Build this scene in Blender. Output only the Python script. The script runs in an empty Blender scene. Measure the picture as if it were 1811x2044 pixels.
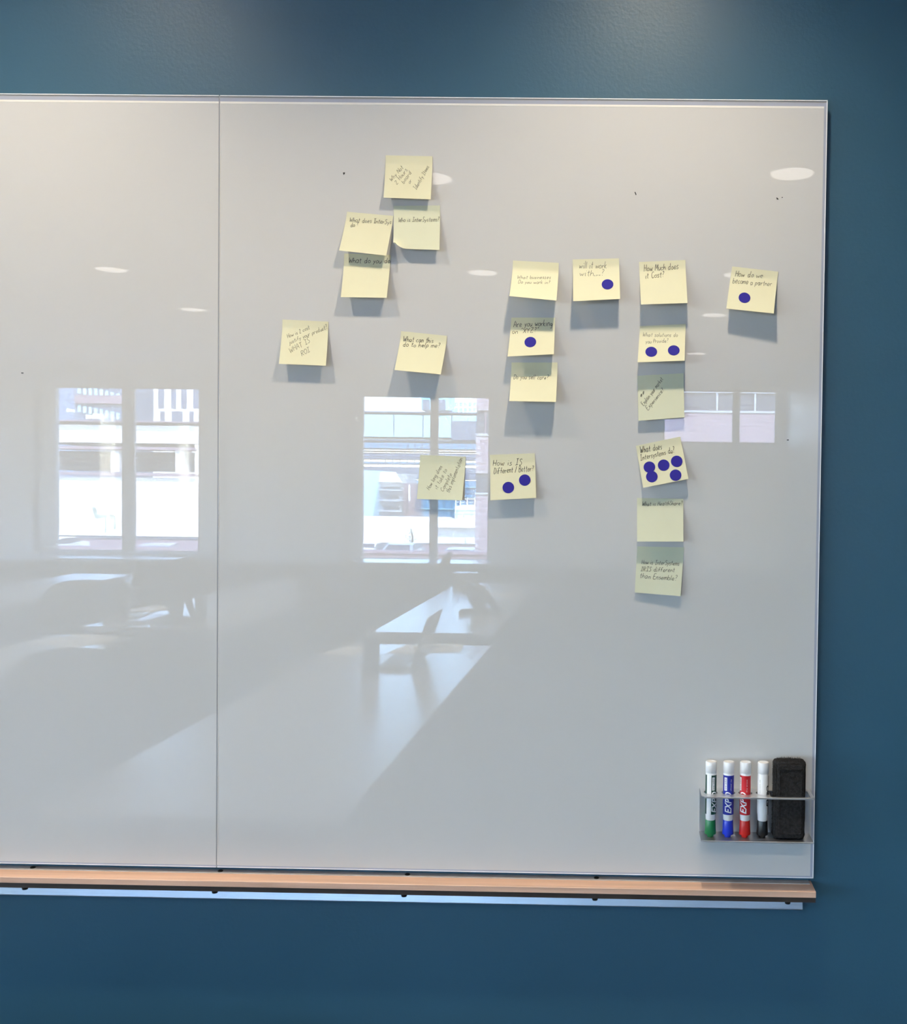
import bpy, bmesh, math, random
from mathutils import Vector, Matrix
random.seed(7)
C = bpy.context.scene.collection
R = math.radians
PI = math.pi

# ------------------------------------------------------------------ camera
FPX, W, H = 2080.0, 1811.0, 2044.0
CX, CY = 1222.4, 1024.6
YG = -0.015                     # front face of the glass board
CAM = Vector((0, YG - 1.64, 1.5))
def cam_rows(y=-0.013686, p=0.02536, r=0.013339):
    cy, sy, cp, sp, cr, sr = math.cos(y), math.sin(y), math.cos(p), math.sin(p), math.cos(r), math.sin(r)
    Ry = Matrix(((cy, 0, -sy), (0, 1, 0), (sy, 0, cy)))
    Rp = Matrix(((1, 0, 0), (0, cp, -sp), (0, sp, cp)))
    Rr = Matrix(((cr, -sr, 0), (sr, cr, 0), (0, 0, 1)))
    M = Rr @ Rp @ Ry
    return [Vector((M[i][0], M[i][2], -M[i][1])) for i in range(3)]
RX, DN, FW = cam_rows()
cd = bpy.data.cameras.new('camera'); cam = bpy.data.objects.new('camera', cd); C.objects.link(cam)
m = Matrix.Identity(4)
for i in range(3):
    m[i][0] = RX[i]; m[i][1] = -DN[i]; m[i][2] = -FW[i]; m[i][3] = CAM[i]
cam.matrix_world = m
cd.sensor_fit = 'HORIZONTAL'; cd.sensor_width = 36; cd.lens = FPX / W * 36
cd.shift_x = (W / 2 - CX) / W; cd.shift_y = (CY - H / 2) / W
cd.clip_start = 0.02; cd.clip_end = 500
bpy.context.scene.camera = cam

# ------------------------------------------------------------------ world, sun, exposure
sc = bpy.context.scene
sc.view_settings.view_transform = 'Standard'; sc.view_settings.look = 'None'
sc.view_settings.gamma = 1; sc.view_settings.use_curve_mapping = False
sc.view_settings.exposure = 1.18
sc.cycles.sample_clamp_indirect = 40
sc.cycles.use_adaptive_sampling = False
sc.cycles.denoising_prefilter = 'ACCURATE'
wd = bpy.data.worlds.new('sky'); sc.world = wd; wd.use_nodes = True
nt = wd.node_tree; bg = nt.nodes['Background']
sky = nt.nodes.new('ShaderNodeTexSky'); sky.sky_type = 'NISHITA'; sky.sun_disc = False
sky.sun_elevation = R(48); sky.sun_rotation = R(-22); sky.ozone_density = 6; sky.dust_density = .5
nt.links.new(sky.outputs[0], bg.inputs[0]); bg.inputs[1].default_value = SKY = 2.2
sd = bpy.data.lights.new('sun', 'SUN'); so = bpy.data.objects.new('sun', sd); C.objects.link(so)
sd.energy = 15; sd.angle = R(.5); sd.color = (.92, .96, 1)
so.rotation_euler = Vector((-0.28, -0.70, -0.66)).to_track_quat('-Z', 'Y').to_euler()
LAMP_WASH = 20.0     # downlights beside the board
LAMP_ROOM = 40.0     # downlights over the tables
LAMP_COL = (1.0, .85, .62)

# ------------------------------------------------------------------ pixel helpers (measuring the photograph)
def ray(px, py):
    return RX * ((px - CX) / FPX) + DN * ((py - CY) / FPX) + FW
def at(px, py, y=YG):            # point of the plane Y = y seen at that pixel
    r = ray(px, py); return CAM + r * ((y - CAM.y) / r.y)
YMIR = 2 * YG - CAM.y             # real Y of a mirrored depth Z is YMIR - Z
def mir(p): return Vector((p.x, 2 * YG - p.y, p.z))
def vz(px, py, z):               # reflected point of known height -> real position
    r = ray(px, py); return mir(CAM + r * ((z - CAM.z) / r.z))
def vy(px, py, y):               # reflected point on the real plane Y = y
    yv = 2 * YG - y; r = ray(px, py); return mir(CAM + r * ((yv - CAM.y) / r.y))

# ------------------------------------------------------------------ materials
def mat(name, col, rough=.5, metal=0, ior=1.5, spec=.5, noise=0, nscale=30, bump=0, bscale=200, coat=0, emit=None, estr=0, aniso=0, stretch=None, alpha=None):
    M = bpy.data.materials.new(name); M.use_nodes = True
    n = M.node_tree.nodes; l = M.node_tree.links; b = n['Principled BSDF']
    b.inputs['Base Color'].default_value = (*col, 1); b.inputs['Roughness'].default_value = rough
    b.inputs['Metallic'].default_value = metal; b.inputs['IOR'].default_value = ior
    b.inputs['Specular IOR Level'].default_value = spec; b.inputs['Coat Weight'].default_value = coat
    tc = n.new('ShaderNodeTexCoord'); mp = n.new('ShaderNodeMapping'); l.new(tc.outputs['Object'], mp.inputs[0])
    if stretch: mp.inputs['Scale'].default_value = stretch
    if noise:
        t = n.new('ShaderNodeTexNoise'); t.inputs['Scale'].default_value = nscale; t.inputs['Detail'].default_value = 4
        l.new(mp.outputs[0], t.inputs[0])
        r = n.new('ShaderNodeMapRange'); r.inputs[1].default_value = .3; r.inputs[2].default_value = .7
        r.inputs[3].default_value = 1 - noise; r.inputs[4].default_value = 1 + noise
        l.new(t.outputs[0], r.inputs[0])
        mx = n.new('ShaderNodeMix'); mx.data_type = 'RGBA'; mx.blend_type = 'MULTIPLY'; mx.inputs[0].default_value = 1
        mx.inputs[6].default_value = (*col, 1); l.new(r.outputs[0], mx.inputs[7]); l.new(mx.outputs[2], b.inputs['Base Color'])
    if bump:
        t = n.new('ShaderNodeTexNoise'); t.inputs['Scale'].default_value = bscale; t.inputs['Detail'].default_value = 3
        l.new(mp.outputs[0], t.inputs[0])
        bm_ = n.new('ShaderNodeBump'); bm_.inputs['Strength'].default_value = bump; bm_.inputs['Distance'].default_value = .002
        l.new(t.outputs[0], bm_.inputs['Height']); l.new(bm_.outputs[0], b.inputs['Normal'])
    if emit:
        b.inputs['Emission Color'].default_value = (*emit, 1); b.inputs['Emission Strength'].default_value = estr
    return M
def glass_mat(name, tint=(1, 1, 1), refl=.06):
    M = bpy.data.materials.new(name); M.use_nodes = True; n = M.node_tree.nodes; l = M.node_tree.links
    n.remove(n['Principled BSDF']); o = n['Material Output']
    t = n.new('ShaderNodeBsdfTransparent'); t.inputs[0].default_value = (*tint, 1)
    g = n.new('ShaderNodeBsdfGlossy'); g.inputs['Roughness'].default_value = .02
    mx = n.new('ShaderNodeMixShader'); mx.inputs[0].default_value = refl
    l.new(t.outputs[0], mx.inputs[1]); l.new(g.outputs[0], mx.inputs[2]); l.new(mx.outputs[0], o.inputs[0]); return M
M = dict(
    teal=mat('teal_paint', (.028, .106, .176), .38, spec=.85, noise=.03, nscale=3, bump=.14, bscale=160),
    board=mat('white_backpainted_glass', (.655, .65, .645), 0.0, ior=1.72, noise=.012, nscale=1.5),
    seam=mat('glass_joint_sealant', (.33, .34, .36), .25),
    bevel=mat('glass_edge_band', (.42, .45, .55), .08, ior=1.6),
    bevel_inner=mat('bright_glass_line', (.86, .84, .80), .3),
    edge=mat('polished_edge', (.93, .95, .97), .2, spec=.8),
    foam=mat('dark_spacer', (.02, .025, .035), .8),
    paper=mat('yellow_note_paper', (.76, .735, .53), .85, spec=.2, noise=.012, nscale=25),
    paper_b=mat('pale_note_paper', (.70, .71, .54), .85, spec=.2, noise=.012, nscale=25),
    ink=mat('black_ink', (.035, .035, .03), .6), ink2=mat('grey_pencil', (.15, .15, .12), .7), ink3=mat('faint_grey_ink', (.28, .27, .20), .7),
    dot=mat('blue_sticker', (.035, .028, .30), .75, spec=.15),
    blackm=mat('black_marker_smudge', (.01, .01, .01), .5),
    wood=mat('maple_wood', (.70, .45, .33), .42, noise=.16, nscale=9, stretch=(.35, 9, 9), bump=.1, bscale=60),
    alu=mat('brushed_aluminium', (.46, .50, .56), .36, metal=.95, bump=.15, bscale=300, stretch=(.05, 1, 1)),
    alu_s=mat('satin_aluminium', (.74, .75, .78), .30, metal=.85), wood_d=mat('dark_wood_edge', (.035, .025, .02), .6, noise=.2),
    screw=mat('black_screw', (.02, .02, .02), .4, metal=.5),
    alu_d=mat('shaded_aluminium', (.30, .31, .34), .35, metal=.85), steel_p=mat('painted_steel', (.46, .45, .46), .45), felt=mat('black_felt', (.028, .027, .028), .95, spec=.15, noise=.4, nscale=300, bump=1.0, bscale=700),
    plastic_w=mat('white_plastic', (.84, .84, .86), .28), plastic_k=mat('black_plastic', (.012, .012, .013), .3),
    green=mat('green_cap', (.01, .19, .06), .3), dgreen=mat('dark_green_label', (.008, .06, .045), .35),
    blue=mat('blue_cap', (.015, .045, .62), .3), dblue=mat('blue_label', (.02, .03, .36), .35),
    red=mat('red_cap', (.68, .02, .015), .3), dred=mat('red_label', (.60, .02, .03), .35),
    black=mat('black_label', (.012, .012, .02), .35),
    wall=mat('warm_white_wall', (.78, .77, .76), .7, bump=.1), ceil=mat('white_ceiling', (.80, .79, .76), .85),
    floor=mat('dark_carpet', (.035, .037, .043), .95, noise=.25, nscale=60, bump=.4),
    shelfw=mat('dark_cabinet', (.05, .045, .045), .5), ledge=mat('pale_counter', (.60, .60, .62), .18),
    table=mat('grey_laminate', (.42, .46, .54), .26, noise=.02, ior=2.1), tedge=mat('table_edge', (.05, .05, .055), .5),
    metal=mat('steel_leg', (.5, .5, .52), .3, metal=1), chair=mat('black_mesh_fabric', (.018, .018, .02), .8),
    frame=mat('window_frame_grey', (.34, .33, .34), .45), shade=mat('roller_shade', (.55, .54, .54), .8),
    pane=glass_mat('window_pane'), screen=mat('laptop_screen', (.02, .02, .025), .15), silver=mat('laptop_silver', (.55, .56, .58), .35, metal=.6),
    keys=mat('laptop_keys', (.05, .05, .06), .5), paperw=mat('white_paper', (.85, .86, .88), .7),
    bottle=mat('dark_bottle', (.05, .06, .09), .2), lamp_ring=mat('lamp_trim', (.85, .84, .82), .4),
    lens=mat('lamp_lens', (.9, .88, .85), .5, emit=(1, .93, .85), estr=1.5), lens_w=mat('lamp_lens_wash', (.9, .88, .85), .5, emit=(1, .93, .85), estr=6),
    # outside
    white_b=mat('sunlit_white_wall', (.80, .80, .78), .8), lilac=mat('mauve_band', (.20, .14, .18), .8), slate=mat('slate_wall', (.08, .12, .20), .7),
    dglass=mat('dark_glass', (.03, .04, .07), .5), bglass=mat('blue_glass', (.07, .22, .38), .35), cyan=mat('pale_cyan_panel', (.33, .60, .68), .5),
    bluegrey=mat('blue_grey_band', (.11, .18, .32), .6), brick=mat('red_brick', (.21, .13, .15), .85, noise=.2, nscale=12), mortar=mat('mortar', (.34, .30, .33), .9), brick2=mat('pale_red_brick', (.27, .20, .24), .85, noise=.35, nscale=9),
    asphalt=mat('asphalt', (.10, .10, .11), .9, noise=.15), grime=mat('wall_stain', (.26, .32, .27), .9), concrete=mat('concrete', (.34, .38, .42), .85),
    car_s=mat('silver_car_paint', (.35, .42, .50), .2, metal=.3, coat=.5), car_w=mat('white_car_paint', (.75, .77, .8), .25, coat=.5), car_d=mat('dark_car_paint', (.05, .07, .12), .2, coat=.5),
    car_r=mat('red_lamp', (.7, .04, .03), .3), tyre=mat('tyre', (.02, .02, .02), .9), foliage=mat('foliage', (.10, .16, .07), .9), plate=mat('number_plate', (.8, .8, .8), .5),
)

# ------------------------------------------------------------------ object helpers
def empty(name, loc=(0, 0, 0), rz=0, label=None, cat=None, group=None, kind=None):
    o = bpy.data.objects.new(name, None); C.objects.link(o); o.location = loc; o.rotation_euler = (0, 0, rz); o.empty_display_size = .05
    tag(o, label, cat, group, kind); return o
def tag(o, label=None, cat=None, group=None, kind=None):
    if label: o['label'] = label
    if cat: o['category'] = cat
    if group: o['group'] = group
    if kind: o['kind'] = kind
    return o
def mesh(name, verts, faces, m, parent=None, smooth=False, mats=None, mi=None):
    me = bpy.data.meshes.new(name); me.from_pydata([tuple(v) for v in verts], [], faces); me.update()
    for x in (mats or [m]): me.materials.append(x)
    if mi:
        for p, k in zip(me.polygons, mi): p.material_index = k
    if smooth:
        for p in me.polygons: p.use_smooth = True
    o = bpy.data.objects.new(name, me); C.objects.link(o)
    if parent: o.parent = parent
    return o
def bmobj(name, bm, m, parent=None, smooth=False):
    me = bpy.data.meshes.new(name); bmesh.ops.recalc_face_normals(bm, faces=bm.faces); bm.to_mesh(me); bm.free(); me.materials.append(m)
    if smooth:
        for p in me.polygons: p.use_smooth = True
    o = bpy.data.objects.new(name, me); C.objects.link(o)
    if parent: o.parent = parent
    return o
def abox(bm, x0, x1, y0, y1, z0, z1, bev=0, seg=2):
    r = bmesh.ops.create_cube(bm, size=1); vs = r['verts']
    for v in vs: v.co = Vector(((x0 + x1) / 2 + v.co.x * abs(x1 - x0), (y0 + y1) / 2 + v.co.y * abs(y1 - y0), (z0 + z1) / 2 + v.co.z * abs(z1 - z0)))
    if bev:
        es = list({e for v in vs for e in v.link_edges}); bmesh.ops.bevel(bm, geom=es, offset=bev, segments=seg, affect='EDGES', profile=.5)
    return bm
def box(name, x0, x1, y0, y1, z0, z1, m, parent=None, bev=0):
    return bmobj(name, abox(bmesh.new(), x0, x1, y0, y1, z0, z1, bev), m, parent)
def lathe(name, prof, m, parent=None, n=32, loc=(0, 0, 0), axis='Z', smooth=True):
    vs, fs = [], []
    for (r, z) in prof:
        for i in range(n):
            a = 2 * PI * i / n
            p = (r * math.cos(a), r * math.sin(a), z)
            if axis == 'Y': p = (p[0], p[2], p[1])
            if axis == 'X': p = (p[2], p[0], p[1])
            vs.append((p[0] + loc[0], p[1] + loc[1], p[2] + loc[2]))
    for k in range(len(prof) - 1):
        for i in range(n):
            j = (i + 1) % n; fs.append((k * n + i, k * n + j, (k + 1) * n + j, (k + 1) * n + i))
    fs.append(tuple(range(n))[::-1]); fs.append(tuple((len(prof) - 1) * n + i for i in range(n)))
    o = mesh(name, vs, fs, m, parent)
    if smooth:
        for p in o.data.polygons:
            if len(p.vertices) == 4: p.use_smooth = True
        try: o.data.set_sharp_from_angle(angle=R(40))
        except Exception: pass
    return o
def tube(name, pts, r, m, parent=None, n=8):
    vs, fs = [], []
    pts = [Vector(p) for p in pts]
    for k, p in enumerate(pts):
        t = (pts[min(k + 1, len(pts) - 1)] - pts[max(k - 1, 0)]).normalized()
        a = t.orthogonal().normalized() if k == 0 else (a - t * a.dot(t)).normalized()
        b = t.cross(a); rr = r[k] if isinstance(r, (list, tuple)) else r
        for i in range(n):
            th = 2 * PI * i / n; vs.append(p + (a * math.cos(th) + b * math.sin(th)) * rr)
    for k in range(len(pts) - 1):
        for i in range(n):
            j = (i + 1) % n; fs.append((k * n + i, k * n + j, (k + 1) * n + j, (k + 1) * n + i))
    fs.append(tuple(range(n))[::-1]); fs.append(tuple((len(pts) - 1) * n + i for i in range(n)))
    return mesh(name, vs, fs, m, parent, smooth=True)
def dup(root, loc, rz=0, label=None, group=None):
    r = root.copy(); C.objects.link(r); r.location = loc; r.rotation_euler = (0, 0, rz)
    if label: r['label'] = label
    if group: r['group'] = group
    for ch in list(root.children):
        c = ch.copy(); C.objects.link(c); c.parent = r
        for g in ch.children:
            q = g.copy(); C.objects.link(q); q.parent = c
    return r
def text_mesh(s, shear=0, size=1.0, bold=0.0):
    cu = bpy.data.curves.new('t', 'FONT'); cu.body = s; cu.shear = shear; cu.size = size; cu.offset = bold; cu.resolution_u = 3
    o = bpy.data.objects.new('t', cu); me = bpy.data.meshes.new_from_object(o)
    vs = [v.co.copy() for v in me.vertices]; fs = [tuple(p.vertices) for p in me.polygons]
    bpy.data.objects.remove(o); bpy.data.meshes.remove(me); return vs, fs

# ================================================================== ROOM
XL, XR, YF, ZC = -7.4, 1.60, -9.02, 2.70
def struct(o): o['kind'] = 'structure'; return o
wf = struct(box('wall_front', XL - .2, XR + .2, 0, .2, -.1, ZC + .1, M['teal']))
struct(box('floor', XL - .2, XR + .2, YF, 0, -.2, 0, M['floor']))
struct(box('ceiling', XL - .2, XR + .2, YF, 0, ZC, ZC + .25, M['ceil']))
LW_ADDED = [(-2.6, -1.1), (-5.2, -3.7), (-7.8, -6.3)]   # windows added in the left wall, outside the frame, for more blue daylight
bm = bmesh.new(); yy_ = 0
for (y0, y1) in LW_ADDED:
    abox(bm, XL - .2, XL, y1, yy_, 0, ZC); abox(bm, XL - .2, XL, y0, y1, 0, .76); abox(bm, XL - .2, XL, y0, y1, 2.5, ZC); yy_ = y0
abox(bm, XL - .2, XL, YF, yy_, 0, ZC); struct(bmobj('wall_left', bm, M['wall']))
for i, (y0, y1) in enumerate(LW_ADDED):
    w = struct(empty('window_%d' % (i + 4), (XL - .1, (y0 + y1) / 2, .76))); hw_ = (y1 - y0) / 2  # unseen window added only to let daylight reach the board
    for (a_, b_, c_, d_) in ((-hw_, -hw_ + .04, 0, 1.74), (hw_ - .04, hw_, 0, 1.74), (-hw_ + .04, hw_ - .04, 0, .04), (-hw_ + .04, hw_ - .04, 1.70, 1.74)): box('frame', -.04, .04, a_, b_, c_, d_, M['frame'], w)
    box('mullion', -.04, .04, -.03, .03, .04, 1.70, M['frame'], w)
    for s_ in (-1, 1): box('pane', -.004, .004, min(s_ * .03, s_ * (hw_ - .04)), max(s_ * .03, s_ * (hw_ - .04)), .04, 1.70, M['pane'], w)
struct(box('wall_right', XR, XR + .2, YF, 0, 0, ZC, M['teal']))

# windows in the far wall: (left, right, bottom, top)
p1a, p1b = vy(108, 771, YF), vy(398, 1103, YF)
p2a, p2b = vy(723, 789, YF), vy(975, 1119, YF)
p3a, p3b = vy(1326, 778, YF), vy(1549, 886, YF)
WIN = [(p1a.x, p1b.x, p1b.z, p1a.z, vy(243, 940, YF).x, vy(268, 940, YF).x),
       (p2a.x, p2b.x, p2b.z, p2a.z, vy(858, 950, YF).x, vy(874, 950, YF).x),
       (p3a.x, p3b.x, p3b.z, p3a.z, vy(1462, 850, YF).x, vy(1477, 850, YF).x)]
def wall_with_holes():
    bm = bmesh.new(); y0, y1 = YF - .10, YF
    xs = XL - .2
    for (a, b, z0, z1, _, _) in WIN:
        abox(bm, xs, a, y0, y1, -.2, ZC + .25)
        abox(bm, a, b, y0, y1, -.2, z0); abox(bm, a, b, y0, y1, z1, ZC + .25); xs = b
    abox(bm, xs, XR + .2, y0, y1, -.2, ZC + .25)
    return struct(bmobj('wall_back', bm, M['wall']))
wb = wall_with_holes()
for i, (a, b, z0, z1, ma, mb) in enumerate(WIN):
    w = struct(empty('window_%d' % (i + 1), ((a + b) / 2, YF - .12, z0)))
    def rel(n, x0, x1, y0, y1, q0, q1, mt, bev=0): 
        o = box(n, x0 - w.location.x, x1 - w.location.x, y0 - w.location.y, y1 - w.location.y, q0 - z0, q1 - z0, mt, w, bev); return o
    t = .012
    rel('frame', a, a + t, YF - .06, YF - .0, z0, z1, M['frame']); rel('frame', b - t, b, YF - .06, YF - .0, z0, z1, M['frame'])
    rel('frame', a + t, b - t, YF - .06, YF - .0, z1 - t, z1, M['frame']); rel('frame', a + t, b - t, YF - .06, YF - .0, z0, z0 + t, M['frame'])
    rel('mullion', ma, mb, YF - .05, YF + .0, z0 + t, z1 - t, M['frame'], .004)
    rel('pane', a + t, ma, YF - .035, YF - .03, z0 + t, z1 - t, M['pane']); rel('pane', mb, b - t, YF - .035, YF - .03, z0 + t, z1 - t, M['pane'])
    # casing proud of the wall
    c = .36 if i < 2 else .0
    if c:
        for (x0, x1) in ((a - .24, a - .19), (b + .19, b + .24)):
            rel('casing', x0, x1, YF, YF + .05, z0, z1 + .1, M['wall'], .006)
        rel('casing', a - .24, b + .24, YF, YF + .05, z1 + .1, z1 + .15, M['wall'], .006)
        rel('sill_bar', a - .17, b + .17, YF, YF + .10, z0 - .035, z0, M['shade'], .01)
# counter under the windows
ct = empty('window_counter', ((XL + XR) / 2, YF + .3, 0), label='long pale topped dark counter under the windows on the back wall', cat='counter')
box('cabinet', -(XR - XL) / 2, (XR - XL) / 2 - .02, -.3, .24, 0, .70, M['shelfw'], ct)
box('worktop', -(XR - XL) / 2, (XR - XL) / 2 - .02, -.3, .27, .70, .735, M['ledge'], ct, .004)
# cord of the blind beside the second window
pc = vy(1048, 808, YF + .06); pc2 = vy(1048, 1078, YF + .06)
cord = empty('blind_cord', (pc.x, YF + .06, pc2.z), label='thin white blind cord hanging beside the second window', cat='cord')
tube('cord', [(0, 0, .03), (0, 0, pc.z - pc2.z)], .0045, M['plastic_w'], cord, 6)
tube('cord_pull', [(0, 0, 0), (0, 0, .09)], .009, M['plastic_w'], cord, 8)

# ------------------------------------------------------------------ downlights
def downlight(x, y, power, label, group, lens='lens', r=.085, angle=130, blend=.7):
    t = empty('ceiling_downlight', (x, y, ZC), label=label, cat='light', group=group)
    bm = bmesh.new()
    n = 32; vs = []
    prof = [(r + .014, 0), (r + .012, -.006), (r, -.006), (r - .006, -.001)]
    rings = [[bm.verts.new((q * math.cos(2 * PI * i / n), q * math.sin(2 * PI * i / n), z)) for i in range(n)] for q, z in prof]
    for k in range(3):
        for i in range(n): bm.faces.new((rings[k][i], rings[k][(i + 1) % n], rings[k + 1][(i + 1) % n], rings[k + 1][i]))
    bmobj('trim_ring', bm, M['lamp_ring'], t, True)
    lathe('lens', [(r - .004, -.0045), (r - .006, -.002)], M[lens], t, 32)
    if power:
        ld = bpy.data.lights.new('downlight_lamp', 'SPOT'); ld.energy = power; ld.color = LAMP_COL; ld.spot_size = R(angle); ld.spot_blend = blend
        ld.shadow_soft_size = .035; lo = bpy.data.objects.new('downlight_lamp', ld); C.objects.link(lo); lo.parent = t; lo.location = (0, 0, -.03)
    return t
for i, (x, nm) in enumerate([(0.03, 'first downlight from the right above the board'), (-.95, 'second downlight from the right above the board'),
                             (-2.05, 'third downlight from the right above the board'), (-3.1, 'leftmost downlight above the board wall')]):
    downlight(x, -.50, LAMP_WASH, 'round recessed ' + nm, 'downlights washing the board wall', 'lens_w', angle=118, blend=.9)
DL = [(1582, 345, 'mirrored at the upper right of the board'), (860, 354, 'mirrored beside the topmost yellow note'), (1474, 547, 'second of the right column mirrored in the board'),
      (964, 543, 'mirrored left of the note about businesses'), (222, 537, 'mirrored high in the left glass panel'), (1425, 628, 'third of the right column mirrored in the board'),
      (385, 617, 'mirrored beside the joint of the glass panels'), (1390, 705, 'deepest of the right column mirrored in the board')]
for (px, py, nm) in DL:
    p = vz(px, py, ZC); downlight(p.x, p.y, LAMP_ROOM, 'round recessed downlight ' + nm, 'downlights over the tables')
for (x, y, nm) in [(-2.9, -2.4, 'over the near end of the left tables'), (-4.9, -2.4, 'nearest the left wall')]:
    downlight(x, y, LAMP_ROOM, 'round recessed downlight ' + nm, 'downlights over the tables')

# ================================================================== BOARD
ZT, ZB = 2.1052, 0.8845
XE, XS, XW = 0.3040, -0.6467, -2.12
gb = empty('glass_board', (XS, YG, ZB), label='large white glass marker board of two panels on the teal wall', cat='whiteboard')
def g(x, y, z): return (x - XS, y - YG, z - ZB)
def gbox(n, x0, x1, y0, y1, z0, z1, mt, bev=0, par=None):
    a = g(x0, y0, z0); b = g(x1, y1, z1); return box(n, a[0], b[0], a[1], b[1], a[2], b[2], mt, par or gb, bev)
TH = .006
def panel(x0, x1, left, right):
    # painted field, a clear border round the outside and a thin polished arris
    lx, rx = (.0 if not left else .005), (.0 if not right else .0052)
    tb, bb = .0095, .0035
    f = gbox('glass_panel', x0 + lx, x1 - rx, YG, YG + TH, ZB + bb, ZT - tb, M['board'])
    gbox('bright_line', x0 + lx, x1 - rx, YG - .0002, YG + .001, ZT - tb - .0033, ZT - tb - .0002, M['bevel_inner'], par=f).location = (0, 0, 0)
    gbox('edge_band', x0, x1 - (.0014 if right else 0), YG, YG + TH, ZT - tb, ZT - .0042, M['bevel'])
    gbox('edge_band', x0, x1 - (.0014 if right else 0), YG + .0005, YG + TH, ZT - .0042, ZT - .0014, M['seam'])
    gbox('edge_band', x0, x1 - (.0014 if right else 0), YG, YG + TH, ZB + .0012, ZB + bb, M['bevel'])
    gbox('polished_edge', x0, x1 - (.0014 if right else 0), YG - .0004, YG + TH, ZT - .0014, ZT, M['edge'])
    gbox('polished_edge', x0, x1 - (.0014 if right else 0), YG - .0004, YG + TH, ZB, ZB + .0012, M['edge'])
    if right:
        gbox('edge_band', x1 - rx, x1 - .0014, YG, YG + TH, ZB + bb, ZT - tb, M['bevel'])
        gbox('polished_edge', x1 - .0014, x1, YG - .0004, YG + TH, ZB, ZT, M['edge'])
    if left:
        gbox('polished_edge', x0, x0 + .005, YG - .0004, YG + TH, ZB, ZT, M['edge'])
panel(XS + .0011, XE, False, True); panel(XW, XS - .0011, True, False)
gbox('joint', XS - .0011, XS + .0011, YG + .0002, YG + TH, ZB, ZT - .0002, M['seam'])
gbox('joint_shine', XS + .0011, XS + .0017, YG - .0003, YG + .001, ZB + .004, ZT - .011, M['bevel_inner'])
gbox('backing', XW + .03, XE - .012, YG + TH, -.0015, ZB + .03, ZT - .03, M['foam'])
# stray marker flecks on the glass
def fleck(pts, label):
    vs = [at(x, y, YG - .0002) for x, y in pts]; o = (sum(vs, Vector())) / len(vs)
    v2 = [v - o for v in vs]; n = len(vs); top = [v + Vector((0, -.0002, 0)) for v in v2]
    ob = mesh('ink_fleck', v2 + top, [tuple(range(n, 2 * n))] + [(i, (i + 1) % n, n + (i + 1) % n, n + i) for i in range(n)], M['blackm'])
    ob.location = o; tag(ob, label, 'mark', 'dried marker flecks on the glass'); return ob
fleck([(684.8, 344.5), (688.8, 344), (688.5, 347), (686, 349.3)], 'black wedge shaped ink fleck left of the topmost note')
fleck([(1266.8, 383.5), (1268.6, 383), (1271, 388.5), (1269.3, 389.5)], 'black slanted ink fleck above the note about cost')
fleck([(1550, 394.5), (1551.5, 394.3), (1555, 398), (1551.5, 398.3)], 'black curved ink fleck below the rightmost mirrored ceiling light')
fleck([(1560.8, 393.5), (1562.6, 393.2), (1563, 395), (1561.2, 395.2)], 'tiny black dot right of the curved ink fleck')
fleck([(1571, 877.5), (1575, 877.3), (1575, 879.2), (1571, 879.2)], 'small dark dash near the right edge of the board')
fleck([(42.5, 743.5), (47, 743.8), (47, 745.4), (42.5, 745.2)], 'small dark dash near the left edge of the photo')

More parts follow.
